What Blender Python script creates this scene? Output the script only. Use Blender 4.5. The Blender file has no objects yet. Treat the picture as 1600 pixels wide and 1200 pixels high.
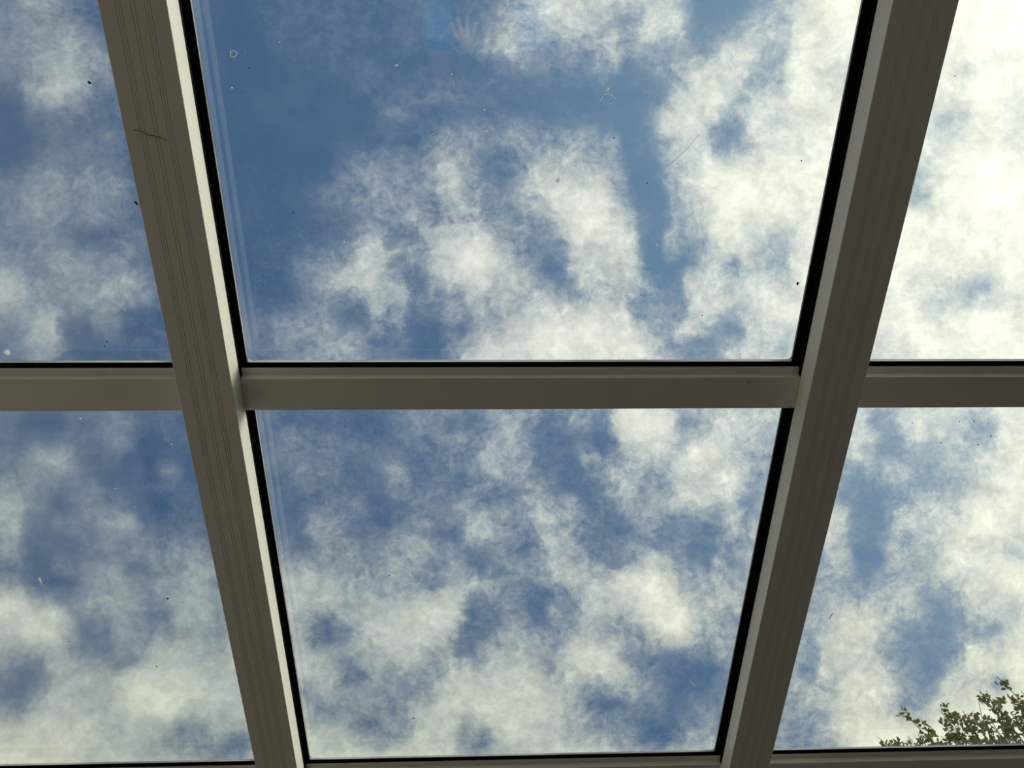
import bpy, bmesh, math, random
from mathutils import Vector, Matrix, noise

# ------------------------------------------------------------------ scene, camera, sky, exposure
scene = bpy.context.scene
C = scene.collection
D = 1.5                                  # metres from the lens to the plane of the rafter undersides
PITCH = math.radians(8.0)                # fall of the glass roof towards the garden
EYE = Vector((0.0, 0.0, 1.10))           # phone held by a person sitting in a garden chair
CAM_F = 1200.0                           # focal length in pixels of a 1600 px wide frame

def rx(t): return Matrix(((1,0,0),(0,math.cos(t),-math.sin(t)),(0,math.sin(t),math.cos(t))))
def ry(t): return Matrix(((math.cos(t),0,math.sin(t)),(0,1,0),(-math.sin(t),0,math.cos(t))))
def rz(t): return Matrix(((math.cos(t),-math.sin(t),0),(math.sin(t),math.cos(t),0),(0,0,1)))
ROOF = rx(-PITCH)                        # roof axes (across, down the slope, outward) -> world
AIM = rx(-0.4700) @ ry(0.0358) @ rz(0.0029)
W = ROOF @ AIM                           # columns: right, down, forward of the view

cam_data = bpy.data.cameras.new('camera')
cam = bpy.data.objects.new('camera', cam_data); C.objects.link(cam)
cam_data.sensor_fit = 'HORIZONTAL'; cam_data.sensor_width = 36.0
cam_data.lens = 36.0 * CAM_F / 1600.0
cam_data.clip_start = 0.01; cam_data.clip_end = 2000
rot = Matrix((( W[0][0], -W[0][1], -W[0][2]), (W[1][0], -W[1][1], -W[1][2]), (W[2][0], -W[2][1], -W[2][2])))
cam.matrix_world = Matrix.Translation(EYE) @ rot.to_4x4()
scene.camera = cam

scene.view_settings.view_transform = 'Standard'
scene.view_settings.look = 'None'
scene.view_settings.gamma = 1.0
scene.view_settings.use_curve_mapping = False
scene.view_settings.exposure = 0.0

# small node language ---------------------------------------------------------
class G:
    def __init__(s, tree): s.t = tree; s.n = tree.nodes; s.l = tree.links
    def put(s, sock, v):
        if isinstance(v, bpy.types.NodeSocket): s.l.new(v, sock)
        elif v is not None: sock.default_value = v
    def m(s, op, a, b=None, c=None, clamp=False):
        n = s.n.new('ShaderNodeMath'); n.operation = op; n.use_clamp = clamp
        s.put(n.inputs[0], a)
        if b is not None: s.put(n.inputs[1], b)
        if c is not None: s.put(n.inputs[2], c)
        return n.outputs[0]
    def v(s, op, a, b=None, scale=None):
        n = s.n.new('ShaderNodeVectorMath'); n.operation = op
        s.put(n.inputs[0], a)
        if b is not None: s.put(n.inputs[1], b)
        if scale is not None: s.put(n.inputs['Scale'], scale)
        return n.outputs['Value'] if op in ('DOT_PRODUCT', 'LENGTH', 'DISTANCE') else n.outputs['Vector']
    def xyz(s, x, y, z=0.0):
        n = s.n.new('ShaderNodeCombineXYZ')
        for i, q in enumerate((x, y, z)): s.put(n.inputs[i], q)
        return n.outputs[0]
    def noise(s, vec, scale, detail=4.0, rough=0.5, dist=0.0, color=False, lac=2.0):
        n = s.n.new('ShaderNodeTexNoise'); s.put(n.inputs['Vector'], vec)
        n.inputs['Scale'].default_value = scale; n.inputs['Detail'].default_value = detail
        n.inputs['Roughness'].default_value = rough; n.inputs['Distortion'].default_value = dist
        n.inputs['Lacunarity'].default_value = lac
        return n.outputs['Color'] if color else n.outputs['Fac']
    def rng(s, x, a, b, c=0.0, d=1.0, mode='LINEAR'):
        n = s.n.new('ShaderNodeMapRange'); n.interpolation_type = mode
        s.put(n.inputs['Value'], x)
        for k, q in zip(('From Min', 'From Max', 'To Min', 'To Max'), (a, b, c, d)): s.put(n.inputs[k], q)
        return n.outputs['Result']
    def ramp(s, x, stops):
        n = s.n.new('ShaderNodeValToRGB'); s.put(n.inputs[0], x); e = n.color_ramp.elements
        while len(e) < len(stops): e.new(0.5)
        for q, (p, c) in zip(e, stops): q.position = p; q.color = (*c, 1)
        return n.outputs[0]
    def mix(s, f, a, b, mode='MIX'):
        n = s.n.new('ShaderNodeMix'); n.data_type = 'RGBA'; n.blend_type = mode
        s.put(n.inputs[0], f)
        for sock, q in ((n.inputs[6], a), (n.inputs[7], b)):
            if isinstance(q, tuple) and len(q) == 3: q = (*q, 1)
            s.put(sock, q)
        return n.outputs[2]

# how much of each part of the sky is cloud (two digits each, 00 clear .. 99 thick),
# rows run from the zenith side down towards the garden horizon, columns from west to east
COVER = """
333333344551372823222222171111080100010811111111111111111111111111132639526067737777685259666132030000082544668594999997908888949999999999999999
333333344551372823222222171111080100010811111111111111111111111111132639526067737777685259666132030000082544668594999997908888949999999999999999
333333344551372823222222171111080100010811111111111111111111111111142639526067737777675058666131030000102843668594999997908888949999999999999999
333333344551382923222221161111080100010811111111111111111111111112163044535964697164392756736535060306395438698592959593898888919597999999999999
393939394548463829242016131111080100010811111111111111111111111115234460555657574042603650656341152035596456738688888888888888888994979898999999
424242424346544937302315121111080100010609111111111111111111100812255357464441444449633544272435314771715949608585828283878888888886869094989999
363635364048605951443523161111080100000104101111111111111111080307132026312723283546481620354143517278704438628482777881868888888778708493969696
292929294052656450402919141107040100000002050506091111111216161412121414121008101317140511173551788783504348718582788386888888888887889595909090
202020213854676543292013111003000000000000000001071011121420212420111109040303030201000107165784878364336566778684828688888888868377789090848383
030202022035423729241912111003000000000000000000020511161915131312111111100910100702000107438488876843457574818788878888888887827057628385797777
000000001022302822221912090702000000000000000000000410151716172021212526282930292618100207448181662418447474818788888888888582786656719089797777
000000000717292823221912060100000000000000000000010512131520303434343841433941454338470706266174653524316876828789908988888376767884909793848282
020202010925313128282413060000000000000000000002111925253230384944291926384552525048371106134363798180848786868893959188888070727884919798969595
131313132535353535352916080201000000000000000308213246363834477151332028446072676665512203064760819299999793929294949087847557598289949899999999
282828293642424242423623150803000000000000011021283645434135507354412832506985868686673704054961768898999998989793898886807052548794989999999999
333333333943404143413524171003000000000000010919253238393944485652473231426077848888745108054664708598999894939290888887848379808891949899999999
333333343942353740353024171003000000000000020714212833343753394453553027354864798888806413055055588196959184848687888888889298938890929798979797
333333343942342013152429201003000000000003081421274053452547596874735746403746738888867514035340467488796654697884888888889298938994979996919090
363636363940372922263032241306020000010307142331415567624946638595947859362525558080827717023423316775725754657985888888889194918889919494939393
434343433836414241424034272013070100020714213245617476623534678997988369561704456767727126040410396038695039688588888888888886878580768391969797
656565684739384350596245302114070103060509162841536974665024447984896369604426195258646749371835676849787663768688888888888880807359394678858686
696969705445374150585742291914080308110608152837333761656333294659735268546765464458605522283044737371798380838788888888888989795658556767787979
494949505658462730362716161312100915191722304344292140484621214648645864737983807981827923443146735844617483878888888888889295898086899190868686
353535375565531418271813151515151621262332434548333242353108042522655872808792929189908961366471563122536977798082848484848894939394969896939292
232323254858392012121419212121212227312531424752555125202110072340778386879297989589929583632831142342546555606873777878788288939792919798989898
222222244046301911111215192222222228312528364349514327232119223055798586828792929189909183694436293445546163656668717577777982889289919797939393
222222233134221714161614182222212025292424283438393121212224283453717777717580818181828379715545394349535762646465677275757575808485889391878686
222222222322141621272822212222191418232219152025252014182429323442515757515560606061657074746558525761575657575862666868686868707277808181807979
222222211410141923293023222118151214172118121417171512172430312931364647404041444637608587816155566369605555555559626665535566697172716571808181
222222190401092123292921201914111111131919151413131213172536302524274157372821384420619697965632506773615554545455576967313771757569573849838787
222222222122292723303511091312111111131927373130241922161624314235345262512813131208277481887464647368605349484952566062252145595753493850788282
272727273347533522211702031513111111131929403736281922202319293635396059543316122651396569716385878168595246444448504946201520263643474961767979
343434353943433321090507163419111111132026323336291214294519192529406254473021122038575152467378787773604546444440363134455438344349576776848585
494949484135313028191311152018151211132021212426241813333925222331363238383631172125496060516974777773422744444338312224395340444953627784878888
646464624029162833322707031220191413152018132030323915212731292649362032435045531423395052636166717470283443454439331713233444505556658388888888
595959573625303235495221152022212020202218132351382521212431323359615047476145513527142938512731335560354149515148562112284250576065759092888888
494949472915142233373833333232302727272724171850412931333639271931705750384557514228171832412624244051474954555555632814174555616874829391868585
404040392211121931273041444545413534343435302846454443495353453430283641243663574427272826323022133740495455555555592814193954616874788178727272
262627261614363333373423435252484241424651545557524845515446415246273042405060615438222659714533184828465956555337573504125356616771747677777777
484847452011072441464538465658554847495661666867605451555748386965574742394254656359668286877356515048586156555344453625295556606466697585949595
848484855937294052535044495662615554566265667273676464585677798447363938291832376170798790969069556055535255524944463935374459443653657581868787
777777787978644838404538354262625655565963656359566271788387878658272837300950295871757889969475534942494651494654595553514753423042587175777777
707071728284744726273838455162635857575760644835385674828787837548293138402338485966554869839675564741454445454661747877725436282730445768767777
565657576365563424243449627067656464646364654534405569768081765225304755575455647258584948587963525044444444423763788277664523161725323352778180
424243413139585243393648748073717170706766666460524859646769576028416170716854778687764125312825293639424344443964777869513518131423506869858787
242424232836606564596479889082777776746866666768493839454553506568717479837462778587856634261104030922333943441965788275604229153160708177868888
191919193652636259678195989890807777756866614860484548464757677680828284878174694738485738301411121826333943495652758379686043274663586543688888
414040405565696764707990939178707374736866655946484546414461748585848687878783694016152123211316212734404344495668777875675736567080858985939696
676766677377777675706869655742436367676666666561543629414261727860577780818178584938322719151724333739434444363350728384807163738389949899999999
828181818384848177747066604946414533616971717474706152566371757555456974747675635752473918121936524544444445403537648997979286878995989999999999
888888888888888377777367666458514548597377778387878276818586837663536467687377757372705952414549524844444651464251658494989795949598999999999999
888888888888888377777367666458514550597377788488888378848888847664576466667277777777777562555555544944444754504551618092989999999999999999999999
888888888888888377777367666458514550597377788488888378848888847664576466677277777777777562555555544944444754504551618092989999999999999999999999
888888888888888377777367666458514551597377788488888378848888837664576466677277777777777562555555544944444754504551618092989999999999999999999999
""".split()
SUN = Vector((0.80, 0.0, 0.60)).normalized()

world = bpy.data.worlds.new('sky'); scene.world = world; world.use_nodes = True
g = G(world.node_tree); g.n.clear()
tc = g.n.new('ShaderNodeTexCoord'); DIR = g.v('NORMALIZE', tc.outputs['Generated'])
EL = math.radians(55.0)
AX = Vector((0, math.cos(EL), math.sin(EL))); DN = Vector((0, math.sin(EL), -math.cos(EL)))
w = g.m('MAXIMUM', g.v('DOT_PRODUCT', DIR, tuple(AX)), 0.05)
u = g.m('DIVIDE', g.v('DOT_PRODUCT', DIR, (1, 0, 0)), w)
v = g.m('DIVIDE', g.v('DOT_PRODUCT', DIR, tuple(DN)), w)
P = g.xyz(u, v)
# billows: the field is pulled about by turbulence before it is read
wa = g.v('SUBTRACT', g.noise(P, 9.0, 4.0, 0.6, color=True), (0.5, 0.5, 0.5))
wb = g.v('SUBTRACT', g.noise(g.v('ADD', P, (3.1, 7.7, 0)), 34.0, 5.0, 0.62, color=True), (0.5, 0.5, 0.5))
Q = g.v('ADD', P, g.v('ADD', g.v('SCALE', wa, scale=0.034), g.v('SCALE', wb, scale=0.019)))
sep = g.n.new('ShaderNodeSeparateXYZ'); g.l.new(Q, sep.inputs[0])
U0, U1, V0, V1 = -0.66, 0.74, -0.54, 0.54
uu = g.m('DIVIDE', g.m('SUBTRACT', sep.outputs[0], U0), U1 - U0)
vv = g.m('MULTIPLY', g.m('SUBTRACT', sep.outputs[1], V0), (len(COVER) - 1) / (V1 - V0))
uuc = g.m('MINIMUM', g.m('MAXIMUM', uu, 0.0), 1.0)
vvc = g.m('MINIMUM', g.m('MAXIMUM', vv, 0.0), float(len(COVER) - 1))
acc = None
uvec, vvec = g.xyz(uuc, uuc, uuc), g.xyz(vvc, vvc, vvc)
for r in range(0, len(COVER), 3):        # three rows of the table per curve node, blended by their distance
    cn = g.n.new('ShaderNodeRGBCurve'); g.l.new(uvec, cn.inputs['Color'])
    for k in range(3):
        line = COVER[r + k]; cm = cn.mapping.curves[k]
        vals = [int(line[i:i+2]) / 99.0 for i in range(0, len(line), 2)]
        while len(cm.points) < len(vals): cm.points.new(0.5, 0.5)
        for i, q in enumerate(vals):
            cm.points[i].location = (i / (len(vals) - 1), q); cm.points[i].handle_type = 'AUTO'
    cn.mapping.update()
    t = g.v('ABSOLUTE', g.v('SUBTRACT', vvec, (float(r), float(r + 1), float(r + 2))))
    t = g.v('MAXIMUM', g.v('SUBTRACT', (1.0, 1.0, 1.0), t), (0.0, 0.0, 0.0))
    d = g.v('DOT_PRODUCT', cn.outputs['Color'], t)
    acc = d if acc is None else g.m('ADD', acc, d)
inside = g.m('MULTIPLY', g.rng(g.m('ABSOLUTE', g.m('SUBTRACT', uu, 0.5)), 0.5, 0.62, 1, 0, 'SMOOTHSTEP'),
                         g.rng(g.m('ABSOLUTE', g.m('SUBTRACT', vv, (len(COVER)-1)/2)), (len(COVER)-1)*0.5, (len(COVER)-1)*0.62, 1, 0, 'SMOOTHSTEP'))
wide = g.rng(g.noise(DIR, 2.6, 5.0, 0.6), 0.36, 0.62, 0.05, 0.95, 'SMOOTHSTEP')
base = g.m('ADD', g.m('MULTIPLY', acc, inside), g.m('MULTIPLY', wide, g.m('SUBTRACT', 1.0, inside)))
f1 = g.m('SUBTRACT', g.noise(Q, 18.0, 6.0, 0.62), 0.5)
f2 = g.m('SUBTRACT', g.noise(g.v('ADD', Q, (9.0, 2.0, 0)), 80.0, 4.5, 0.74), 0.5)
sun_c = g.v('DOT_PRODUCT', DIR, tuple(SUN))
sx = g.rng(sun_c, -0.2, 1.0)
amp = g.m('SUBTRACT', 1.0, g.m('ABSOLUTE', g.m('MULTIPLY', g.m('SUBTRACT', base, 0.5), 1.5)))
amp = g.m('MULTIPLY', amp, g.rng(sx, 0.15, 0.60, 0.50, 1.0))       # softer veils away from the sun, ragged ones near it
cov = g.m('ADD', base, g.m('MULTIPLY', amp, g.m('ADD', g.m('MULTIPLY', f1, 1.18), g.m('MULTIPLY', f2, 1.05))))
cov = g.m('POWER', g.m('MINIMUM', g.m('MAXIMUM', cov, 0.0), 1.0), 1.6)
blue = g.ramp(sx, [(0.0, (0.020, 0.070, 0.160)), (0.33, (0.034, 0.090, 0.198)), (0.62, (0.072, 0.143, 0.262)), (0.80, (0.15, 0.25, 0.375)), (1.0, (0.36, 0.46, 0.55))])
white = g.ramp(sx, [(0.0, (0.66, 0.68, 0.60)), (0.25, (0.60, 0.63, 0.58)), (0.55, (0.70, 0.71, 0.66)), (0.75, (0.86, 0.85, 0.74)), (0.92, (1.0, 0.99, 0.84)), (1.0, (1.0, 1.0, 0.90))])
low = g.rng(v, 0.05, 0.50)                # cloud near the garden horizon is creamier
white = g.mix(low, white, g.mix(1.0, white, (1.03, 1.02, 0.90), 'MULTIPLY'))
# thick cloud has paler and greyer billows
white = g.mix(1.0, white, g.xyz(*[g.rng(g.noise(Q, 26.0, 5.5, 0.68), 0.30, 0.70, 0.86, 1.28)] * 3), 'MULTIPLY')
skyc = g.mix(cov, blue, white)
glow = g.m('MULTIPLY', g.m('POWER', g.m('MAXIMUM', sun_c, 0.0), 80.0), 35.0)
skyc = g.v('ADD', skyc, g.v('SCALE', (1.0, 0.95, 0.80), scale=glow))
# below the horizon: garden and far ground
sep2 = g.n.new('ShaderNodeSeparateXYZ'); g.l.new(DIR, sep2.inputs[0])
skyc = g.mix(g.rng(sep2.outputs[2], -0.02, 0.02), (0.05, 0.06, 0.04), skyc)
bg = g.n.new('ShaderNodeBackground'); g.l.new(skyc, bg.inputs[0]); bg.inputs[1].default_value = 1.30
wo = g.n.new('ShaderNodeOutputWorld'); g.l.new(bg.outputs[0], wo.inputs[0])

# ------------------------------------------------------------------ materials
def new_mat(name):
    m = bpy.data.materials.new(name); m.use_nodes = True
    h = G(m.node_tree); h.n.clear()
    out = h.n.new('ShaderNodeOutputMaterial')
    return m, h, out
def principled(name, col, rough=0.5, spec=0.5, metal=0.0, var=0.06, scale=12.0, bump=0.0, bscale=200.0, stretch=None):
    m, h, out = new_mat(name)
    b = h.n.new('ShaderNodeBsdfPrincipled')
    t = h.n.new('ShaderNodeTexCoord').outputs['Object']
    if stretch:
        mp = h.n.new('ShaderNodeMapping'); mp.inputs['Scale'].default_value = stretch; h.l.new(t, mp.inputs[0]); t = mp.outputs[0]
    f = h.noise(t, scale, 6.0, 0.6)
    k = h.rng(f, 0.3, 0.7, 1.0 - var, 1.0 + var)
    h.l.new(h.mix(1.0, (*col, 1), h.xyz(k, k, k), 'MULTIPLY'), b.inputs['Base Color'])
    b.inputs['Roughness'].default_value = rough; b.inputs['Metallic'].default_value = metal
    b.inputs['Specular IOR Level'].default_value = spec
    if bump:
        bp = h.n.new('ShaderNodeBump'); bp.inputs['Strength'].default_value = bump; bp.inputs['Distance'].default_value = 0.002
        h.l.new(h.noise(t, bscale, 3.0), bp.inputs['Height']); h.l.new(bp.outputs[0], b.inputs['Normal'])
    h.l.new(b.outputs[0], out.inputs[0])
    return m
M = {}
M['paint'] = principled('white_powder_coat', (0.80, 0.765, 0.68), 0.38, 0.35, var=0.025, scale=5.0)
M['rubber'] = principled('black_rubber', (0.006, 0.008, 0.006), 0.95, 0.03, var=0.3, scale=40.0)
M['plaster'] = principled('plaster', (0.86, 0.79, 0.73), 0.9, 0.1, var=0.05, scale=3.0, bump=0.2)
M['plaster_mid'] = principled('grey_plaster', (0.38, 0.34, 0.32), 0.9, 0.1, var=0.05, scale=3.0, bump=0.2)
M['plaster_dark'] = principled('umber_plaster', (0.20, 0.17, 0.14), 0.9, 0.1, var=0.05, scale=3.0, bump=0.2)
M['skin'] = principled('skin', (0.62, 0.38, 0.29), 0.5, 0.4, var=0.08, scale=18.0)
M['shorts'] = principled('blue_cotton', (0.015, 0.40, 0.98), 0.85, 0.1, var=0.08, scale=30.0, bump=0.3)
M['shirt'] = principled('charcoal_cotton', (0.05, 0.05, 0.055), 0.9, 0.1, var=0.1, scale=30.0, bump=0.3)
M['hair'] = principled('brown_hair', (0.06, 0.035, 0.02), 0.55, 0.4, var=0.3, scale=60.0)
M['chair'] = principled('grey_resin', (0.07, 0.07, 0.072), 0.6, 0.3, var=0.1)
M['phone'] = principled('dark_phone_shell', (0.02, 0.02, 0.024), 0.3, 0.5, var=0.05)
M['eye'] = principled('eye_white', (0.8, 0.78, 0.74), 0.2, 0.5, var=0.02)
M['iris'] = principled('iris', (0.05, 0.03, 0.02), 0.2, 0.5, var=0.1)
M['lip'] = principled('lips', (0.45, 0.18, 0.16), 0.5, 0.4, var=0.05)
M['bark'] = principled('bark', (0.12, 0.095, 0.065), 0.9, 0.1, var=0.3, scale=8.0, bump=0.5, bscale=40.0)
M['grass'] = principled('lawn', (0.07, 0.11, 0.035), 0.95, 0.1, var=0.35, scale=3.0)
M['soot'] = principled('dark_debris', (0.02, 0.015, 0.01), 0.9, 0.1, var=0.2)
M['lime'] = principled('chalky_dropping', (0.75, 0.76, 0.74), 0.9, 0.1, var=0.1)

def floor_mat():
    m, h, out = new_mat('stone_floor')
    b = h.n.new('ShaderNodeBsdfPrincipled'); t = h.n.new('ShaderNodeTexCoord').outputs['Object']
    br = h.n.new('ShaderNodeTexBrick'); h.l.new(t, br.inputs['Vector'])
    br.inputs['Color1'].default_value = (0.12, 0.105, 0.094, 1); br.inputs['Color2'].default_value = (0.12, 0.105, 0.094, 1)
    br.inputs['Mortar'].default_value = (0.07, 0.06, 0.05, 1); br.inputs['Scale'].default_value = 1.0
    br.offset = 0.0; br.inputs['Brick Width'].default_value = 0.6; br.inputs['Row Height'].default_value = 0.6
    br.inputs['Mortar Size'].default_value = 0.006
    h.l.new(br.outputs['Color'], b.inputs['Base Color']); b.inputs['Roughness'].default_value = 0.5
    h.l.new(b.outputs[0], out.inputs[0]); return m
M['floor'] = floor_mat()

def glass_mat():
    m, h, out = new_mat('clear_roof_glass')
    geo = h.n.new('ShaderNodeNewGeometry'); t = h.n.new('ShaderNodeTexCoord').outputs['Object']
    c = h.m('ABSOLUTE', h.v('DOT_PRODUCT', geo.outputs['Incoming'], geo.outputs['Normal']))
    k = h.m('SUBTRACT', 1.0, c, clamp=True)
    fr = h.m('MULTIPLY_ADD', h.m('POWER', k, 5.0), 0.90, 0.11, clamp=True)
    tr = h.n.new('ShaderNodeBsdfTransparent'); tr.inputs[0].default_value = (0.945, 0.965, 0.96, 1)
    gl = h.n.new('ShaderNodeBsdfGlossy'); gl.inputs['Roughness'].default_value = 0.0
    gl.inputs['Color'].default_value = (1, 1, 1, 1)
    mx = h.n.new('ShaderNodeMixShader'); h.l.new(fr, mx.inputs[0]); h.l.new(tr.outputs[0], mx.inputs[1]); h.l.new(gl.outputs[0], mx.inputs[2])
    # settled dust: a faint film with rain runs, pale lime specks and dark grit
    vo = h.n.new('ShaderNodeTexVoronoi'); vo.inputs['Scale'].default_value = 26.0; h.l.new(t, vo.inputs['Vector'])
    sc = h.n.new('ShaderNodeSeparateColor'); h.l.new(vo.outputs['Color'], sc.inputs[0])
    pale = h.m('MULTIPLY', h.m('LESS_THAN', vo.outputs['Distance'], h.m('MULTIPLY', sc.outputs[1], 0.045)), h.m('GREATER_THAN', sc.outputs[0], 0.74))
    vo2 = h.n.new('ShaderNodeTexVoronoi'); vo2.inputs['Scale'].default_value = 17.0; h.l.new(h.v('ADD', t, (4.3, 1.7, 0.0)), vo2.inputs['Vector'])
    sd = h.n.new('ShaderNodeSeparateColor'); h.l.new(vo2.outputs['Color'], sd.inputs[0])
    dark = h.m('MULTIPLY', h.m('LESS_THAN', vo2.outputs['Distance'], h.m('MULTIPLY', sd.outputs[1], 0.032)), h.m('GREATER_THAN', sd.outputs[0], 0.80))
    film = h.rng(h.noise(t, 7.0, 8.0, 0.7), 0.45, 0.75, 0.0, 0.018)
    fine = h.rng(h.noise(t, 160.0, 3.0, 0.6), 0.56, 0.72, 0.0, 0.04)
    dirt = h.m('ADD', h.m('ADD', film, h.m('MULTIPLY', fine, h.rng(h.noise(t, 2.3, 3.0), 0.45, 0.6))), h.m('MULTIPLY', pale, 0.55), clamp=True)
    tl = h.n.new('ShaderNodeBsdfTranslucent'); tl.inputs[0].default_value = (0.85, 0.87, 0.88, 1)
    m2 = h.n.new('ShaderNodeMixShader'); h.l.new(dirt, m2.inputs[0]); h.l.new(mx.outputs[0], m2.inputs[1]); h.l.new(tl.outputs[0], m2.inputs[2])
    df = h.n.new('ShaderNodeBsdfDiffuse'); df.inputs[0].default_value = (0.02, 0.016, 0.012, 1)
    m3 = h.n.new('ShaderNodeMixShader'); h.l.new(h.m('MULTIPLY', dark, 0.75), m3.inputs[0]); h.l.new(m2.outputs[0], m3.inputs[1]); h.l.new(df.outputs[0], m3.inputs[2])
    h.l.new(m3.outputs[0], out.inputs[0]); return m
M['glass'] = glass_mat()

def translucent(name, col, f=0.6):
    m, h, out = new_mat(name)
    a = h.n.new('ShaderNodeBsdfDiffuse'); b = h.n.new('ShaderNodeBsdfTranslucent'); mx = h.n.new('ShaderNodeMixShader')
    t = h.n.new('ShaderNodeTexCoord').outputs['Object']; k = h.rng(h.noise(t, 3.0, 5.0), 0.3, 0.7, 0.75, 1.25)
    cc = h.mix(1.0, (*col, 1), h.xyz(k, k, k), 'MULTIPLY')
    h.l.new(cc, a.inputs[0]); h.l.new(cc, b.inputs[0]); mx.inputs[0].default_value = f
    h.l.new(a.outputs[0], mx.inputs[1]); h.l.new(b.outputs[0], mx.inputs[2]); h.l.new(mx.outputs[0], out.inputs[0])
    return m
M['edge'] = translucent('pale_edge_glint', (0.80, 0.80, 0.78), 0.9)  # imitates the refracted light along the glass edge
M['leaf'] = translucent('olive_leaf', (0.19, 0.19, 0.055), 0.5)
M['lime_t'] = translucent('pale_lime_deposit', (0.80, 0.82, 0.84), 0.85)

def water_mat():
    m, h, out = new_mat('water')
    b = h.n.new('ShaderNodeBsdfPrincipled'); b.inputs['Transmission Weight'].default_value = 1.0
    b.inputs['IOR'].default_value = 1.33; b.inputs['Roughness'].default_value = 0.02
    b.inputs['Base Color'].default_value = (1, 1, 1, 1); h.l.new(b.outputs[0], out.inputs[0]); return m
M['water'] = water_mat()

# ------------------------------------------------------------------ builders
def tag(o, label=None, cat=None, group=None, kind=None):
    if label: o['label'] = label
    if cat: o['category'] = cat
    if group: o['group'] = group
    if kind: o['kind'] = kind
    return o
def link(name, bm, mat, parent=None, mw=None, smooth=False):
    me = bpy.data.meshes.new(name)
    bmesh.ops.recalc_face_normals(bm, faces=bm.faces)
    bm.to_mesh(me); bm.free(); me.materials.append(mat)
    if smooth:
        for p in me.polygons: p.use_smooth = True
    o = bpy.data.objects.new(name, me); C.objects.link(o)
    if parent: o.parent = parent
    elif mw is not None: o.matrix_world = mw
    return o
def empty(name, mw):
    o = bpy.data.objects.new(name, None); C.objects.link(o); o.matrix_world = mw
    o.empty_display_size = 0.1; return o
def box(bm, x0, x1, y0, y1, z0, z1):
    vs = [bm.verts.new((x, y, z)) for x in (x0, x1) for y in (y0, y1) for z in (z0, z1)]
    for f in ((0,1,3,2),(4,6,7,5),(0,4,5,1),(2,3,7,6),(0,2,6,4),(1,5,7,3)): bm.faces.new([vs[i] for i in f])
def extrude_profile(bm, prof, a, b, axis):
    """prof: closed loop of (s, z); axis 'y': s is x and the bar runs along y; axis 'x': s is y and it runs along x"""
    def pt(s, z, q): return (s, q, z) if axis == 'y' else (q, s, z)
    A = [bm.verts.new(pt(s, z, a)) for s, z in prof]; B = [bm.verts.new(pt(s, z, b)) for s, z in prof]
    n = len(prof)
    for i in range(n): bm.faces.new((A[i], A[(i+1) % n], B[(i+1) % n], B[i]))
    bm.faces.new(A); bm.faces.new(B[::-1])
def tube(bm, pts, rad, seg=8, cap=True):
    pts = [Vector(p) for p in pts]
    if not hasattr(rad, '__len__'): rad = [rad] * len(pts)
    rings = []
    for i, p in enumerate(pts):
        d = (pts[min(i+1, len(pts)-1)] - pts[max(i-1, 0)]).normalized()
        a = d.cross(Vector((0, 0, 1)) if abs(d.z) < 0.9 else Vector((1, 0, 0))).normalized(); b = d.cross(a)
        rings.append([bm.verts.new(p + rad[i] * (math.cos(2*math.pi*k/seg) * a + math.sin(2*math.pi*k/seg) * b)) for k in range(seg)])
    for r0, r1 in zip(rings, rings[1:]):
        for k in range(seg): bm.faces.new((r0[k], r0[(k+1) % seg], r1[(k+1) % seg], r1[k]))
    if cap: bm.faces.new(rings[0]); bm.faces.new(rings[-1][::-1])

def roof_mw(x, y, z):                    # x, y, z in units of D in roof axes, from the lens
    return Matrix.Translation(EYE + ROOF @ (Vector((x, y, z)) * D)) @ ROOF.to_4x4()
def on_plane(px, py, z):                 # where a sight line meets the roof plane z (units of D)
    r = AIM @ Vector((px - 800.0, py - 600.0, CAM_F)); return r * (z / r.z)

# roof measures, in units of D
Z1, Z2, Z3 = 1.0, 1.0384, 1.0525
XS = [(-1.371, -1.2927), (-0.4427, -0.3644), (0.4843, 0.5642), (1.4123, 1.4922)]
Y_TOP, Y_END = -1.33, 2.30
PITCH_Y = 0.8893
YB = 0.5174; YB2 = 0.5713; YG = 0.4979
LIP = {(0, 1): 0.0155, (1, -1): 0.0155, (1, 1): 0.0134, (2, -1): 0.0179, (2, 1): 0.0155, (3, -1): 0.0155, (0, -1): 0.006, (3, 1): 0.006}   # gasket lip under the glass, metres

# ------------------------------------------------------------------ room shell
def world_box(name, x0, x1, y0, y1, z0, z1, mat, label=None, cat=None, kind='structure'):
    bm = bmesh.new(); cx, cy = (x0+x1)/2, (y0+y1)/2
    box(bm, x0-cx, x1-cx, y0-cy, y1-cy, 0, z1-z0)
    o = link(name, bm, mat, mw=Matrix.Translation((cx, cy, z0))); tag(o, label, cat, kind=kind); return o
def roof_z(y, zr):                       # height of roof plane zr above world y
    p = EYE + ROOF @ (Vector((0, 0, zr)) * D); return p.z - (y - p.y) * math.tan(PITCH)
xl, xr = (XS[0][0] + 0.01) * D, (XS[3][1] - 0.01) * D
yb_ = (EYE + ROOF @ (Vector((0, Y_TOP, Z1)) * D)).y
yf_ = (EYE + ROOF @ (Vector((0, Y_END, Z1)) * D)).y
world_box('floor', xl - 0.12, xr + 0.12, yb_ - 0.12, yf_ + 0.1, -0.1, 0.0, M['floor'])
world_box('wall_back', xl - 0.12, xr + 0.12, yb_ - 0.12, yb_, 0.0, 3.6, M['plaster'])
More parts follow.
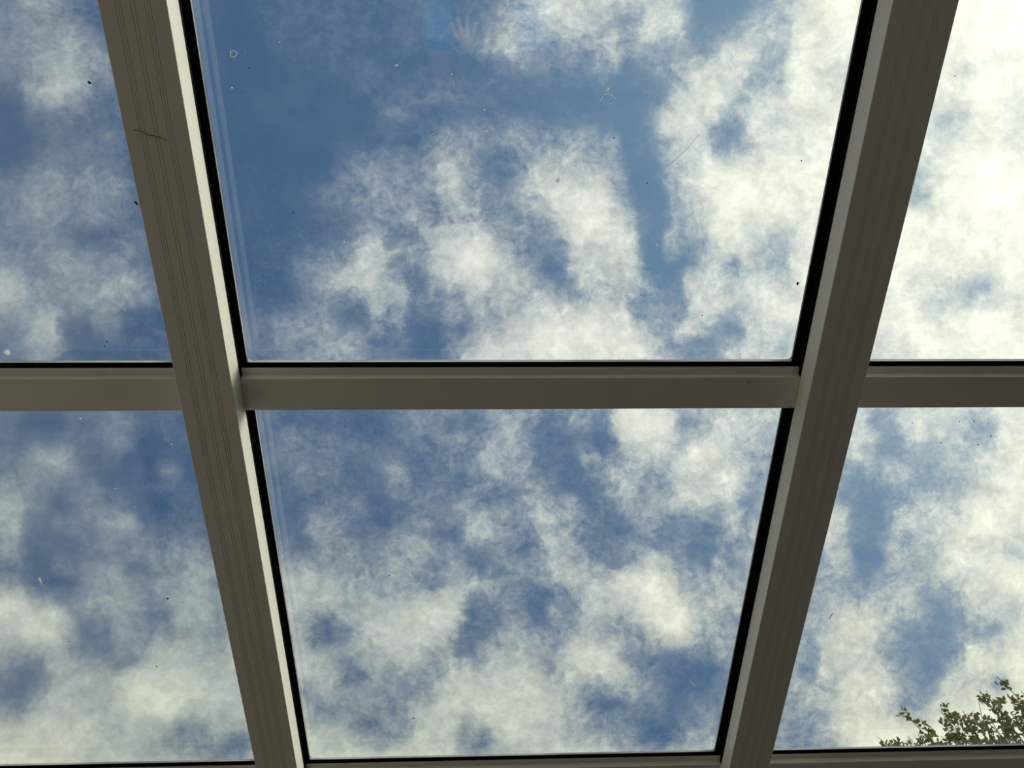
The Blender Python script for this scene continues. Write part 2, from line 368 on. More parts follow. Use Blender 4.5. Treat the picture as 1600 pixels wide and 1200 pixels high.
for name, x0, x1 in (('wall_left', xl - 0.12, xl), ('wall_right', xr, xr + 0.12)):
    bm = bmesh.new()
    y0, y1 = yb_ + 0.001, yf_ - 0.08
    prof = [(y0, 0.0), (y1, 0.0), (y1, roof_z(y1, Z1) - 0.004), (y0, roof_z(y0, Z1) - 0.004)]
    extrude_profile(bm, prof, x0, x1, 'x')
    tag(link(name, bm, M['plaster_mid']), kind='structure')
world_box('wall_front', xl, xr, yf_ - 0.2, yf_ - 0.08, 0.0, 1.5, M['plaster_dark'])  # unseen; height raised to block low sky light from the roof undersides
zb = roof_z(yf_ - 0.14, Z1) - 0.006 - 0.01
eb = world_box('eaves_beam', xl + 0.001, xr - 0.001, yf_ - 0.2, yf_ - 0.08, zb - 0.14, zb, M['paint'], 'white eaves beam carrying the low garden end of the roof', 'beam', kind=None)
for (x0, x1), pl in zip(XS, ('white post against the west wall', 'white post in line with the left rafter', 'white post in line with the right rafter', 'white post against the east wall')):
    cx = min(max((x0 + x1) / 2 * D, xl + 0.06), xr - 0.06)
    world_box('post', cx - 0.045, cx + 0.045, yf_ - 0.185, yf_ - 0.095, 1.5, zb - 0.14, M['paint'],
              pl + ', standing on the front wall', 'post', kind=None)['group'] = 'posts under the eaves beam'
bm = bmesh.new(); 
vs = [bm.verts.new(p) for p in ((-60, yf_ + 0.1, -0.12), (60, yf_ + 0.1, -0.12), (60, 80, -0.12), (-60, 80, -0.12))]
bm.faces.new(vs); bmesh.ops.extrude_face_region(bm, geom=list(bm.faces))
for q in list(bm.verts)[4:]: q.co.z -= 0.3
tag(link('lawn', bm, M['grass']), kind='structure')

# ------------------------------------------------------------------ rafters
RLAB = ['white grooved roof rafter along the west wall, outside the picture to the left',
        'left of the two sloping white rafters, its right flank brightly lit',
        'right of the two sloping white rafters, in deeper shade with a dull grey flank',
        'white grooved roof rafter along the east wall, outside the picture to the right']
def rafter(idx, x0, x1, label):
    w_ = (x1 - x0) * D; L = (Y_END - Y_TOP) * D; h = (Z2 - Z1) * D; H = (Z3 - Z1) * D + 0.038
    root = empty('roof_rafter', roof_mw((x0 + x1) / 2, Y_TOP, Z1))
    tag(root, label, 'rafter', 'sloping rafters of the glass roof')
    prof = [(-w_/2 + 0.0008, 0.0)]
    for f in (0.245, 0.285, 0.325, 0.475, 0.525, 0.675, 0.715, 0.755):     # extruded grooves of the cover cap
        s = -w_/2 + f * w_
        prof += [(s - 0.0007, 0.0), (s - 0.0003, 0.0013), (s + 0.0003, 0.0013), (s + 0.0007, 0.0)]
    prof += [(w_/2 - 0.0008, 0.0), (w_/2, 0.0008), (w_/2, h), (w_/2 - 0.006, h), (w_/2 - 0.006, H), (-w_/2 + 0.006, H), (-w_/2 + 0.006, h), (-w_/2, h), (-w_/2, 0.0008)]
    bm = bmesh.new(); extrude_profile(bm, prof, 0.0, L, 'y')
    link('beam', bm, M['paint'], root)
    for s in (-1, 1):
        bm = bmesh.new(); a, b = sorted((s * (w_/2 - 0.006), s * w_/2))
        box(bm, a + (0.0002 if s > 0 else 0), b - (0.0002 if s < 0 else 0), 0.0, L, h + 0.0002, (Z3 - Z1) * D + 0.036)
        a, b = sorted((s * (w_/2 - 0.001), s * (w_/2 + LIP[(idx, s)])))
        box(bm, a, b, 0.0, L, (Z3 - Z1) * D, (Z3 - Z1) * D + 0.0060)
        tag(link('glazing_gasket', bm, M['rubber'], root), 'black rubber gasket')
    bm = bmesh.new(); box(bm, -w_/2 + 0.001, w_/2 - 0.001, 0.0, L, (Z3 - Z1) * D + 0.0385, (Z3 - Z1) * D + 0.052)
    link('cap', bm, M['paint'], root)
    return root
for i, ((x0, x1), lab) in enumerate(zip(XS, RLAB)): rafter(i, x0, x1, lab)

# ------------------------------------------------------------------ cross bars
side = ['left of the left rafter', 'between the two rafters', 'right of the right rafter']
where = {-1: 'uphill, behind the viewer', 0: 'across the middle of the picture', 1: 'at the bottom edge of the picture'}
def cross_bar(col, k):
    xa, xb = XS[col][1] * D + 0.0004, XS[col + 1][0] * D - 0.0004
    y0 = YB + k * PITCH_Y; L = xb - xa; wd = (YB2 - YB) * D; hz = (Z3 - Z2) * D
    root = empty('cross_bar', Matrix.Translation(ROOF @ Vector((0, 0, 0))) @ roof_mw((XS[col][1] + XS[col+1][0]) / 2, y0, Z2))
    tag(root, 'white cross bar %s, %s' % (side[col], where[k]), 'cross bar', 'cross bars of the glass roof')
    prof = [(wd, 0.0006), (wd - 0.0006, 0.0), (0.0004, 0.0), (0.0, 0.0004), (-0.0010, 0.0146), (-0.0020, 0.0154), (-0.0080, 0.0150),
            (-0.0140, 0.0157), (-0.0188, 0.0178), (-0.0188, 0.0182), (-0.0160, 0.0184), (-0.0160, hz - 0.0004), (wd, hz - 0.0004)]
    bm = bmesh.new(); extrude_profile(bm, prof, -L/2, L/2, 'x'); link('beam', bm, M['paint'], root)
    bm = bmesh.new(); box(bm, -L/2, L/2, (YG - YB) * D, wd + 0.004, hz + 0.0001, hz + 0.0059)
    box(bm, -L/2, L/2, -0.0187, -0.0162, 0.0185, hz)
    tag(link('glazing_gasket', bm, M['rubber'], root), 'black rubber gasket')
    bm = bmesh.new(); box(bm, -L/2, L/2, 0.0195, 0.0415, hz + 0.0062, hz + 0.036)
    link('cap', bm, M['paint'], root)
    return root
for k in (-1, 0, 1):
    for col in range(3): cross_bar(col, k)

# ------------------------------------------------------------------ roof panes
def pane(col, k, n):
    xa, xb = XS[col][1] * D, XS[col + 1][0] * D
    ya = (YB + 0.028 + k * PITCH_Y) * D if k > -2 else (Y_TOP + 0.004) * D
    yb = (YB + 0.0125 + (k + 1) * PITCH_Y) * D if k < 1 else (Y_END - 0.01) * D
    cx = (xa + xb) / 2; hw = (xb - xa) / 2
    root = empty('window_%d' % n, roof_mw(cx / D, 0, Z3) @ Matrix.Translation((0, ya, 0.0064)))
    root['kind'] = 'structure'
    bm = bmesh.new(); box(bm, -hw + 0.0005, hw - 0.0005, 0.0, yb - ya, 0.0, 0.029)
    link('glass_pane', bm, M['glass'], root)
    # translucent strip round the pane, standing in for light refracted at the glass edge
    hl, hr_ = hw - LIP[(col, 1)], hw - LIP[(col + 1, -1)]
    yv = (YG + (k + 1) * PITCH_Y) * D - ya if k < 1 else yb - ya - 0.01
    bm = bmesh.new(); zz0, zz1 = -0.0034, -0.0006
    tl_, tr_, tb = 0.0020, 0.0013, 0.0040
    box(bm, -hl, -hl + tl_, 0.0, yv, zz0, zz1)
    box(bm, hr_ - tr_, hr_, 0.0, yv, zz0, zz1)
    r = 0.011; N = 8; xo = -hl + tl_; xi = hr_ - tr_
    pts = [(xo + r - r * math.cos(i * math.pi / 2 / N), yv - tb - r + r * math.sin(i * math.pi / 2 / N)) for i in range(0, N + 1)]
    pts += [(xi - r + r * math.sin(i * math.pi / 2 / N), yv - tb - r + r * math.cos(i * math.pi / 2 / N)) for i in range(0, N + 1)]
    loop = pts + [(xi, yv), (xo, yv)]
    A = [bm.verts.new((x, y, zz0)) for x, y in loop]; B = [bm.verts.new((x, y, zz1)) for x, y in loop]
    m_ = len(loop)
    for i in range(m_): bm.faces.new((A[i], A[(i+1) % m_], B[(i+1) % m_], B[i]))
    bm.faces.new(A); bm.faces.new(B[::-1])
    tag(link('edge_glint', bm, M['edge'], root), 'pale strip imitating the bright glass edge')
n = 0
for k in (-1, 0, -2, 1):
    for col in range(3): n += 1; pane(col, k, n)

# ------------------------------------------------------------------ water drops under the bars and rafter
def dropmesh(rad, hgt, jit):
    bm = bmesh.new(); bmesh.ops.create_uvsphere(bm, u_segments=16, v_segments=8, radius=1.0)
    for q in bm.verts:
        q.co.x *= rad * (1 + 0.15 * jit); q.co.y *= rad * 0.8; q.co.z = q.co.z * hgt if q.co.z < 0 else q.co.z * 0.0004
    return bm
drops = [(958, 595.5, Z2, 'small water drop under the middle cross bar, left of centre of the long bar face'),
         (1170, 594.5, Z2, 'small water drop under the middle cross bar near its right end'),
         (1455, 591.5, Z2, 'leftmost of the four water drops under the right cross bar'),
         (1500, 591.2, Z2, 'second from the left of four water drops under the right cross bar'),
         (1550, 590.8, Z2, 'third from the left of four water drops under the right cross bar'),
         (1579, 590.5, Z2, 'rightmost of the four water drops under the right cross bar'),
         (1344, 484, Z1, 'water drop hanging under the right rafter above the cross bar')]
for i, (px, py, z, lab) in enumerate(drops):
    p = on_plane(px, py + 2.5, z)
    o = link('water_drop', dropmesh(0.0062, 0.0022, i % 3 - 1), M['water'], mw=roof_mw(p.x, p.y, z), smooth=True)
    tag(o, lab, 'water drop', 'water drops under the roof bars')

# ------------------------------------------------------------------ grit, seeds and droppings on the glass
ZO = Z3 + 0.0062 / D
def fleck(px, py, r, mat, name, label, cat, group=None, long=1.0, ang=0.0, seed=0):
    rnd = random.Random(seed); p = on_plane(px, py, ZO)
    bm = bmesh.new(); bmesh.ops.create_icosphere(bm, subdivisions=2, radius=1.0)
    for q in bm.verts:
        k = 1 + 0.35 * noise.noise(q.co * 1.7 + Vector((seed, 0, 0)))
        x, y = q.co.x * r * k * long, q.co.y * r * k
        q.co = Vector((x * math.cos(ang) - y * math.sin(ang), x * math.sin(ang) + y * math.cos(ang), q.co.z * r * 0.35 - r * 0.36))
    o = link(name, bm, mat, mw=roof_mw(p.x, p.y, ZO), smooth=True)
    tag(o, label, cat, group); return o
darks = [(140, 129, 0.0032, 1.5, 0.6, 'dark seed on the glass at the left, beside the left rafter high in the picture'),
         (213, 317, 0.0030, 2.2, 0.9, 'dark sliver stuck at the left edge of the left rafter'),
         (180, 228, 0.0013, 1.0, 0.0, 'small dark speck on the upper left glass beside the left rafter'),
         (458, 332, 0.0020, 1.0, 0.0, 'dark speck alone on deep blue sky in the large upper pane'),
         (167, 534, 0.0021, 1.2, 1.0, 'upper of two dark specks close together above the left cross bar'),
         (164, 541, 0.0021, 1.0, 0.0, 'lower of two dark specks close together above the left cross bar'),
         (1246, 443, 0.0036, 1.7, 1.5, 'black gnat sized speck near the right gasket of the large upper pane'),
         (1011, 286, 0.0018, 1.0, 0.0, 'dark speck in the blue gap right of the centre cloud'),
         (1097, 493, 0.0020, 1.0, 0.0, 'dark speck low in the right part of the large upper pane'),
         (1252, 251, 0.0021, 1.0, 0.0, 'dark speck on white cloud beside the upper right gasket'),
         (1499, 658, 0.0019, 1.0, 0.0, 'dark speck on the lower right pane, furthest left on its top edge'),
         (1522, 658, 0.0024, 1.0, 0.0, 'dark speck on the lower right pane, near its top edge'),
         (1548, 681, 0.0026, 1.0, 0.0, 'darkest round speck on the lower right pane'),
         (1528, 695, 0.0022, 1.0, 0.0, 'dark speck just below the darkest one on the lower right pane'),
         (1470, 692, 0.0024, 1.0, 0.0, 'lone dark speck left of the group on the lower right pane'),
         (608, 899, 0.0026, 1.1, 0.2, 'dark speck low in the left part of the lower middle pane'),
         (262, 935, 0.0028, 1.8, -0.7, 'dark tilted seed on cloud in the lower left pane'),
         (245, 1041, 0.0026, 1.2, 1.2, 'dark speck on bright cloud in the lower left pane'),
         (646, 1122, 0.0024, 3.0, -0.6, 'thin dark sliver near the bottom of the lower middle pane'),
         (1541, 1121, 0.0022, 1.0, 0.0, 'dark speck in the sky just above the tree top')]
for i, (px, py, r, lg, an, lab) in enumerate(darks):
    fleck(px, py, r * 0.75, M['soot'], 'debris_speck', lab, 'speck', 'dark specks of debris on the glass', lg, an, i)
lights = [(620, 102, 0.0026, 'white speck on blue glass below the reflected blue shorts'),
          (706, 116, 0.0022, 'white speck under the reflected hand'),
          (757, 172, 0.0022, 'white speck alone on blue sky in the upper middle of the large pane'),
          (950, 139, 0.0028, 'white speck above the chalky ring of dried rain'),
          (970, 245, 0.0026, 'white speck left of the upper end of the blue gap'),
          (1026, 383, 0.0026, 'white speck in the middle of the blue gap right of centre'),
          (538, 378, 0.0024, 'white speck on blue left of the centre cloud'),
          (872, 281, 0.0052, 'largest white dropping, on the bright cloud in the middle of the large pane'),
          (12, 550, 0.0085, 'pale lime splash at the left picture edge above the left cross bar'),
          (126, 654, 0.0030, 'white speck at the top of the lower left pane'),
          (268, 694, 0.0024, 'white speck in the upper right of the lower left pane'),
          (180, 763, 0.0024, 'white speck in the middle of the lower left pane')]
for i, (px, py, r, lab) in enumerate(lights):
    fleck(px, py, r * 0.8, M['lime_t'], 'lime_speck', lab, 'speck', 'pale lime specks on the glass', 1.2, i * 0.7, 40 + i)
# bird dropping with a run, and water marks dried into rings
def flat_line(name, pts, rad, label, cat, mat):
    q = [on_plane(x, y, ZO) for x, y in pts]; o0 = q[0]
    bm = bmesh.new(); tube(bm, [((a.x - o0.x) * D, (a.y - o0.y) * D, -0.0009) for a in q], rad, 6)
    o = link(name, bm, mat, mw=roof_mw(o0.x, o0.y, ZO), smooth=True); tag(o, label, cat); return o
flat_line('bird_dropping', [(61, 903), (63, 906), (65, 911), (66, 917)], [0.0040, 0.0028, 0.0012, 0.0007], 'white bird dropping with a short run in the lower left pane', 'dropping', M['lime_t'])
def ring(cx, cy, rx_, ry_, label, ph=0.0, part=1.0, rad=0.0007):
    pts = [(cx + rx_ * math.cos(ph + t * 2 * math.pi * part / 20) * (1 + 0.18 * math.sin(t * 1.7)), cy + ry_ * math.sin(ph + t * 2 * math.pi * part / 20)) for t in range(21)]
    flat_line('dried_rain_ring', pts, rad, label, 'water mark', M['lime_t'])['group'] = 'dried rain rings on the glass'
ring(950, 155, 11, 8, 'pale dried rain ring on the blue glass between two clouds, upper middle', 0.3)
ring(365, 84, 5, 5, 'pale dried rain ring near the top left of the large upper pane')
ring(681, 214, 7, 7, 'half open pale rain ring left of the centre cloud', 3.3, 0.6, 0.0005)
ring(183, 281, 4, 4, 'small rain ring beside the left rafter on the upper left pane')
ring(169, 211, 3, 4, 'tiny rain ring beside the left rafter, above the other one')
flat_line('scratch', [(1077, 1061), (1081, 1067), (1086, 1071)], 0.0009, 'short curved white scratch low in the lower middle pane', 'scratch', M['lime_t'])
flat_line('scratch', [(1042, 260), (1060, 245), (1076, 229), (1091, 211)], 0.0006, 'long faint diagonal scratch on the large upper pane, right half', 'scratch', M['lime_t'])
flat_line('hair_strand', [(1296, 967), (1298, 962), (1301, 958)], 0.0008, 'small dark hair lying on the lower right pane', 'hair', M['soot'])
def thread(pts, z, label):
    q = [on_plane(x, y, z) for x, y in pts]; o0 = q[0]
    bm = bmesh.new(); tube(bm, [((a.x - o0.x) * D, (a.y - o0.y) * D, -0.0008 + 0.0003 * (i % 2)) for i, a in enumerate(q)], 0.0005, 5)
    tag(link('cobweb_thread', bm, M['soot'], mw=roof_mw(o0.x, o0.y, z)), label, 'thread', 'dark threads on the frame')
thread([(209, 203), (218, 204), (222, 205), (232, 211), (241, 212), (250, 215), (260, 219)], Z1, 'thin dark thread lying across the left rafter near its top')
thread([(1231, 635), (1235, 636), (1238, 637), (1241, 639)], Z2, 'short black strand at the right end of the middle cross bar')

# ------------------------------------------------------------------ skinned figures
def skinned(name, chains, mat, parent=None, mw=None, sub=2):
    """chains: list of (points with radii, links); every chain is grown as one smooth surface"""
    bm = bmesh.new(); lay = bm.verts.layers.skin.verify()
    for pts, edges, root in chains:
        vs = []
        for p in pts:
            q = bm.verts.new(p[:3]); r = p[3]
            q[lay].radius = (r, p[4] if len(p) > 4 else r); vs.append(q)
        vs[root][lay].use_root = True
        for a, b in edges: bm.edges.new((vs[a], vs[b]))
    me = bpy.data.meshes.new(name); bm.to_mesh(me); bm.free(); me.materials.append(mat)
    o = bpy.data.objects.new(name, me); C.objects.link(o)
    if parent: o.parent = parent
    elif mw is not None: o.matrix_world = mw
    s = o.modifiers.new('skin', 'SKIN'); s.use_smooth_shade = True
    b = o.modifiers.new('sub', 'SUBSURF'); b.levels = sub; b.render_levels = sub
    return o
def chain(pts, root=0): return (pts, [(i, i + 1) for i in range(len(pts) - 1)], root)
# a person sitting in a garden chair, phone in the right hand, left hand spread open over the lap
person = empty('person', Matrix.Translation((0.0, -0.40, 0.0)))
tag(person, 'seated person in blue shorts holding up a phone, reflected in the glass', 'person')
def pv(L): return [(x, y + 0.40, z, *r) for x, y, z, *r in L]
body = pv([(0.02, -0.34, 0.53, 0.150, 0.115), (0.02, -0.40, 0.70, 0.145, 0.105), (0.02, -0.46, 0.88, 0.155, 0.11), (0.02, -0.51, 1.00, 0.120, 0.085),
           (0.02, -0.52, 1.09, 0.052, 0.055), (0.02, -0.515, 1.15, 0.058, 0.070), (0.02, -0.50, 1.23, 0.076, 0.094), (0.02, -0.50, 1.30, 0.066, 0.080),
           (-0.13, -0.50, 1.00, 0.060), (-0.21, -0.45, 0.86, 0.048), (-0.17, -0.32, 0.73, 0.040), (-0.11, -0.08, 0.79, 0.032), (-0.075, 0.15, 0.86, 0.026),
           (0.17, -0.50, 1.00, 0.060), (0.28, -0.42, 0.88, 0.048), (0.33, -0.27, 0.78, 0.040), (0.26, -0.14, 0.92, 0.032), (0.165, -0.055, 1.055, 0.026),
           (-0.12, -0.26, 0.53, 0.090), (-0.17, -0.04, 0.55, 0.078), (-0.20, 0.24, 0.53, 0.058), (-0.20, 0.27, 0.34, 0.054), (-0.20, 0.25, 0.12, 0.036), (-0.20, 0.27, 0.06, 0.038), (-0.21, 0.40, 0.035, 0.034),
           (0.16, -0.26, 0.53, 0.090), (0.22, -0.04, 0.55, 0.078), (0.25, 0.24, 0.53, 0.058), (0.25, 0.27, 0.34, 0.054), (0.25, 0.25, 0.12, 0.036), (0.25, 0.27, 0.06, 0.038), (0.26, 0.40, 0.035, 0.034)])
edges = [(0,1),(1,2),(2,3),(3,4),(4,5),(5,6),(6,7),(3,8),(8,9),(9,10),(10,11),(11,12),(3,13),(13,14),(14,15),(15,16),(16,17),
         (0,18),(18,19),(19,20),(20,21),(21,22),(22,23),(23,24),(0,25),(25,26),(26,27),(27,28),(28,29),(29,30),(30,31)]
chains = [(body, edges, 0)]
# left hand: palm rising from the wrist, fingers spread back towards the body
wl = Vector((-0.075, 0.15, 0.86)); HS = Vector((0.055, 0.02, 0.0))
chains.append(chain(pv([(*wl, 0.024, 0.020), (-0.063, 0.185, 0.885, 0.034, 0.015), (-0.067, 0.165, 0.915, 0.040, 0.014), (-0.073, 0.138, 0.935, 0.038, 0.012)])))
for pts in ([(-0.148, 0.130, 0.928), (-0.166, 0.100, 0.948), (-0.178, 0.078, 0.958), (-0.188, 0.060, 0.960)],
            [(-0.134, 0.122, 0.934), (-0.145, 0.086, 0.956), (-0.151, 0.060, 0.966), (-0.156, 0.038, 0.967)],
            [(-0.118, 0.120, 0.935), (-0.120, 0.082, 0.957), (-0.120, 0.054, 0.967), (-0.121, 0.032, 0.966)],
            [(-0.104, 0.126, 0.931), (-0.094, 0.096, 0.950), (-0.088, 0.074, 0.958), (-0.084, 0.056, 0.957)],
            [(-0.130, 0.168, 0.888), (-0.160, 0.160, 0.906), (-0.180, 0.140, 0.918), (-0.194, 0.122, 0.924)]):
    chains.append(chain(pv([(*(Vector(p) + HS), r) for p, r in zip(pts, (0.0105, 0.0095, 0.0088, 0.0075))])))
# phone: flat across the line of sight, its lens at the eye point
right = Vector((W[0][0], W[1][0], W[2][0])); down = Vector((W[0][1], W[1][1], W[2][1])); fwd = Vector((W[0][2], W[1][2], W[2][2]))
PH = EYE - fwd * 0.0125
phone_mw = Matrix((( right.x, down.x, fwd.x, PH.x), (right.y, down.y, fwd.y, PH.y), (right.z, down.z, fwd.z, PH.z), (0, 0, 0, 1)))
# right hand: palm behind the phone's far end, fingers wrapped over its edges
def hv(x, y, z, *r): q = phone_mw @ Vector((x, y, z)); return (q.x, q.y, q.z, *r)
def h0(L): return [hv(*p) for p in L]
chains.append((pv([(0.165, -0.055, 1.055, 0.024, 0.020), hv(0.150, 0.020, -0.035, 0.030, 0.018), hv(0.146, 0.012, -0.022, 0.034, 0.014)]), [(0,1),(1,2)], 0))
for k, yy in enumerate((-0.026, -0.006, 0.014, 0.034)):
    chains.append(chain(pv(h0([(0.150, yy, -0.024, 0.0105), (0.1635, yy, -0.016, 0.0095), (0.1645, yy, 0.004, 0.0088), (0.148, yy, 0.0115, 0.0078), (0.132 + 0.004 * k, yy, 0.0125, 0.007)]))))
chains.append(chain(pv(h0([(0.140, 0.040, -0.026, 0.012), (0.120, 0.046, -0.024, 0.0105), (0.100, 0.032, -0.0205, 0.009), (0.086, 0.020, -0.0185, 0.008)]))))
chains[0][0][17] = pv([(0.165, -0.055, 1.055, 0.026)])[0]
link_body = skinned('body', [(p if i else p, e, r) for i, (p, e, r) in enumerate(chains)], M['skin'], person)
# clothing follows the same skeleton a little outside the skin
shorts = skinned('shorts', [(pv([(0.02, -0.345, 0.62, 0.158, 0.125), (0.02, -0.335, 0.525, 0.162, 0.125), (-0.12, -0.24, 0.535, 0.108), (-0.17, -0.04, 0.555, 0.100), (-0.190, 0.17, 0.550, 0.098),
                                 (0.16, -0.24, 0.535, 0.108), (0.22, -0.04, 0.555, 0.098), (0.245, 0.17, 0.550, 0.092)]),
                             [(0,1),(1,2),(2,3),(3,4),(1,5),(5,6),(6,7)], 1)], M['shorts'], person)
tag(shorts, 'bright blue shorts')
shirt = skinned('shirt', [(pv([(0.02, -0.36, 0.60, 0.162, 0.128), (0.02, -0.40, 0.70, 0.158, 0.118), (0.02, -0.46, 0.88, 0.166, 0.121), (0.02, -0.51, 1.00, 0.132, 0.096), (0.02, -0.52, 1.05, 0.070, 0.068),
                               (-0.13, -0.50, 1.00, 0.074), (-0.21, -0.45, 0.86, 0.060), (-0.17, -0.32, 0.73, 0.052), (-0.11, -0.08, 0.79, 0.044), (-0.082, 0.12, 0.85, 0.034),
                               (0.17, -0.50, 1.00, 0.074), (0.28, -0.42, 0.88, 0.060), (0.33, -0.27, 0.78, 0.052), (0.26, -0.14, 0.92, 0.044), (0.18, -0.070, 1.035, 0.035)]),
                           [(0,1),(1,2),(2,3),(3,4),(3,5),(5,6),(6,7),(7,8),(8,9),(3,10),(10,11),(11,12),(12,13),(13,14)], 0)], M['shirt'], person)
tag(shirt, 'dark long sleeved shirt')
tilt = Matrix.Translation((0.02, -0.10, 1.245)) @ Matrix.Rotation(math.radians(38), 4, 'X')
bm = bmesh.new(); bmesh.ops.create_uvsphere(bm, u_segments=28, v_segments=18, radius=1.0)
for q in bm.verts:
    c = q.co
    k = 1 + 0.04 * noise.noise(c * 5)
    q.co = Vector((c.x * 0.092 * k, c.y * 0.112 * k - 0.018, c.z * 0.105 * k + 0.022))
for f in [f for f in bm.faces if f.calc_center_median().y > 0.048 and f.calc_center_median().z < 0.075]: bm.faces.remove(f)
hair = link('hair', bm, M['hair'], person, smooth=True); hair.matrix_local = tilt
sd_ = hair.modifiers.new('thick', 'SOLIDIFY'); sd_.thickness = 0.006
for sx_ in (-1, 1):
    bm = bmesh.new(); bmesh.ops.create_uvsphere(bm, u_segments=14, v_segments=8, radius=0.0125)
    e = link('eye', bm, M['eye'], person, smooth=True); e.matrix_local = tilt @ Matrix.Translation((sx_ * 0.031, 0.083, 0.004))
    bm = bmesh.new(); bmesh.ops.create_uvsphere(bm, u_segments=12, v_segments=6, radius=0.0062)
    for q in bm.verts: q.co.y *= 0.5
    i_ = link('iris', bm, M['iris'], e, smooth=True); i_.location = (0, 0.0105, 0)
    bm = bmesh.new(); bmesh.ops.create_uvsphere(bm, u_segments=12, v_segments=8, radius=1.0)
    for q in bm.verts: q.co = Vector((q.co.x * 0.008, q.co.y * 0.018, q.co.z * 0.031))
    e = link('ear', bm, M['skin'], person, smooth=True); e.matrix_local = tilt @ Matrix.Translation((sx_ * 0.088, 0.0, -0.002))
nose = skinned('nose', [chain([(0, 0.082, 0.012, 0.009), (0, 0.098, -0.012, 0.011), (0, 0.108, -0.030, 0.014), (0, 0.092, -0.038, 0.012)])], M['skin'], person); nose.matrix_local = tilt
bm = bmesh.new(); tube(bm, [(-0.024, 0.084, -0.060), (-0.010, 0.095, -0.058), (0.010, 0.095, -0.058), (0.024, 0.084, -0.060)], [0.003, 0.006, 0.006, 0.003], 8)
mo = link('mouth', bm, M['lip'], person, smooth=True); mo.matrix_local = tilt
for sx_, xx in ((-1, -0.205), (1, 0.255)):
    sh = skinned('shoe', [chain(pv([(xx, 0.215, 0.050, 0.040), (xx, 0.29, 0.050, 0.046, 0.042), (xx, 0.37, 0.042, 0.048, 0.038), (xx, 0.44, 0.036, 0.036, 0.032)]))], M['shirt'], person)

# the phone itself
ph = empty('phone', phone_mw)
tag(ph, 'dark phone held up sideways in the seated person\'s right hand, lens at the viewpoint', 'phone')
bm = bmesh.new(); box(bm, -0.012, 0.137, -0.014, 0.059, -0.008, 0.0)
bmesh.ops.bevel(bm, geom=list(bm.edges), offset=0.0035, segments=3, affect='EDGES')
link('shell', bm, M['phone'], ph, smooth=False)
bm = bmesh.new(); box(bm, -0.008, 0.024, -0.011, 0.022, 0.0001, 0.0022); link('camera_plate', bm, M['phone'], ph)
for x, y in ((0.0, 0.0), (0.016, 0.011)):
    bm = bmesh.new(); bmesh.ops.create_cone(bm, segments=24, radius1=0.0075, radius2=0.007, depth=0.002, cap_ends=True)
    for q in bm.verts: q.co += Vector((x, y, 0.0034))
    link('lens', bm, M['phone'], ph)

# garden chair
chair = empty('garden_chair', Matrix.Translation((0.02, -0.30, 0)))
tag(chair, 'grey garden chair under the seated person, below the picture', 'chair')
bm = bmesh.new(); box(bm, -0.29, 0.30, -0.22, 0.30, 0.385, 0.42); bmesh.ops.bevel(bm, geom=list(bm.edges), offset=0.01, segments=2, affect='EDGES'); link('seat', bm, M['chair'], chair)
bm = bmesh.new()
for i in range(6):
    x = -0.25 + i * 0.10; tube(bm, [(x, -0.26, 0.43), (x, -0.36, 0.72), (x, -0.42, 0.98)], 0.014, 8)
tube(bm, [(-0.28, -0.26, 0.425), (0.28, -0.26, 0.425)], 0.018, 8); tube(bm, [(-0.28, -0.42, 0.98), (0.28, -0.42, 0.98)], 0.02, 8)
link('backrest', bm, M['chair'], chair, smooth=True)
for x in (-0.27, 0.27):
    for y in (-0.20, 0.26):
        bm = bmesh.new(); tube(bm, [(x, y, 0.386), (x * 1.05, y * 1.1, 0.0)], [0.022, 0.016], 10); link('leg', bm, M['chair'], chair, smooth=True)

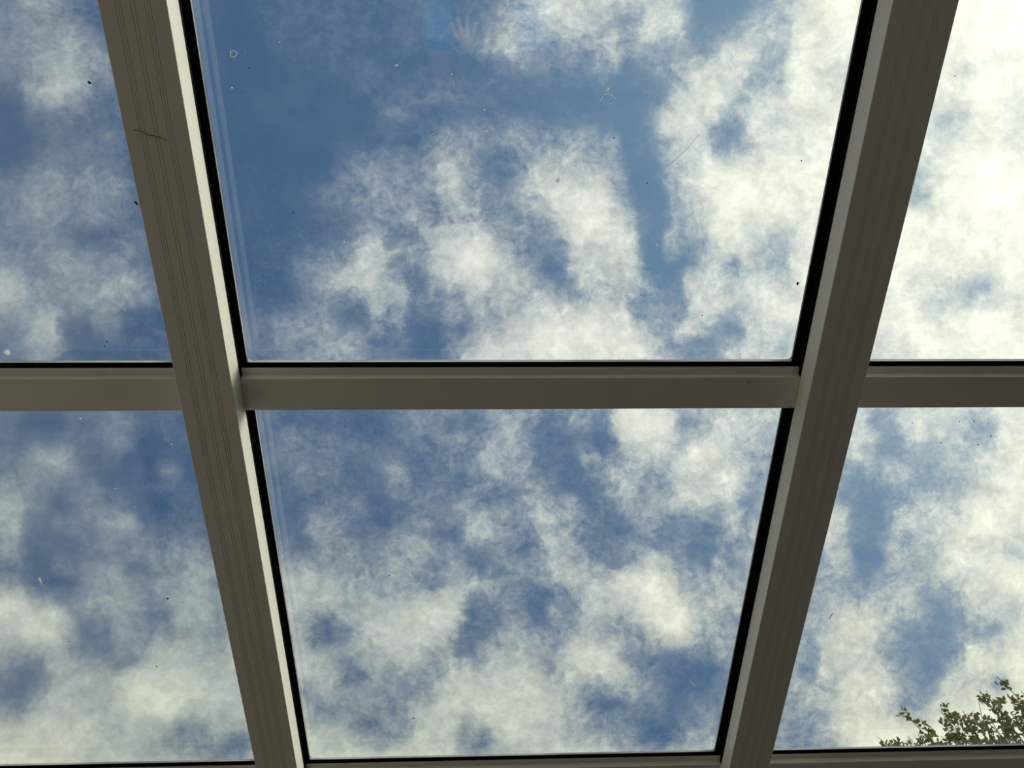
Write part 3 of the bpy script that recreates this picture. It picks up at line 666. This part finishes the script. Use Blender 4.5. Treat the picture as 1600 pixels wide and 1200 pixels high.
# ------------------------------------------------------------------ tree in the garden
def tree(base, height, seed):
    rnd = random.Random(seed)
    root = empty('tree', Matrix.Translation(base))
    tag(root, 'olive green leafy tree top showing above the cross bar in the bottom right corner', 'tree')
    bm = bmesh.new(); H = height
    tube(bm, [(0, 0, 0), (0.05, 0.02, H * 0.2), (-0.03, 0.05, H * 0.42), (0.03, 0, H * 0.62)], [0.24, 0.19, 0.14, 0.09], 12)
    link('trunk', bm, M['bark'], root, smooth=True)
    bb = bmesh.new(); lf = bmesh.new()
    cen = Vector((0, 0, H * 0.74)); rad = Vector((4.5, 4.5, H * 0.165))
    def leaf(p, s):
        a = Vector((rnd.gauss(0, 1), rnd.gauss(0, 1), rnd.gauss(0, 1))).normalized()
        b = a.cross(Vector((rnd.gauss(0, 1), rnd.gauss(0, 1), rnd.gauss(0, 1)))).normalized()
        c_ = a.cross(b) * 0.18 * s
        v_ = [lf.verts.new(p), lf.verts.new(p + a * s * 0.5 + b * s * 0.30 + c_), lf.verts.new(p + a * s), lf.verts.new(p + a * s * 0.5 - b * s * 0.30 + c_)]
        lf.faces.new((v_[0], v_[1], v_[2])); lf.faces.new((v_[0], v_[2], v_[3]))
    def tuft(p, r, n, s):
        for _ in range(n):
            d = Vector((rnd.gauss(0, 1), rnd.gauss(0, 1), rnd.gauss(0, 1))).normalized() * r * rnd.random() ** 0.6
            leaf(p + d, s * rnd.uniform(0.7, 1.25))
    limbs = []
    for i in range(16):
        az = i * 2.399; e = rnd.uniform(0.25, 1.35)
        d = Vector((math.cos(az) * math.cos(e), math.sin(az) * math.cos(e), math.sin(e)))
        tip = cen + Vector((d.x * rad.x, d.y * rad.y, d.z * rad.z)) * 0.72
        s = Vector((0, 0, H * rnd.uniform(0.25, 0.55))); mid = s.lerp(tip, 0.5) + Vector((0, 0, -0.2 + rnd.random() * 0.3))
        tube(bb, [s, mid, tip], [0.07, 0.045, 0.02], 6); limbs.append((mid, tip))
    for i in range(600):
        az = rnd.uniform(0, 2 * math.pi); e = math.asin(rnd.uniform(0.0, 1.0))
        d = Vector((math.cos(az) * math.cos(e), math.sin(az) * math.cos(e), math.sin(e)))
        lump = 0.86 + 0.16 * noise.noise(d * 3.1 + Vector((seed, 0, 0)))
        p = cen + Vector((d.x * rad.x, d.y * rad.y, d.z * rad.z)) * lump
        mid, tip = min(limbs, key=lambda q: (q[1] - p).length)
        up = (Vector((d.x * 0.45, d.y * 0.45, 1.0)) + Vector((rnd.gauss(0, .22), rnd.gauss(0, .22), 0))).normalized()
        L = rnd.uniform(0.35, 0.85)
        st = p - up * 0.5
        tube(bb, [tip.lerp(mid, rnd.random() * 0.5), st.lerp(tip, 0.3) - Vector((0, 0, 0.1)), st, p, p + up * L], [0.022, 0.016, 0.012, 0.008, 0.004], 4, False)
        for t in range(5 + int(L * 5)):
            f = t / (4 + L * 5); q = st.lerp(p + up * L, f) + Vector((rnd.gauss(0, .05), rnd.gauss(0, .05), 0))
            tuft(q, 0.10 * (1.15 - 0.5 * f), 16, 0.075)
    link('branches', bb, M['bark'], root, smooth=True)
    o = link('leaves', lf, M['leaf'], root)
tree((8.3, 11.15, -0.12), 7.28, 5)
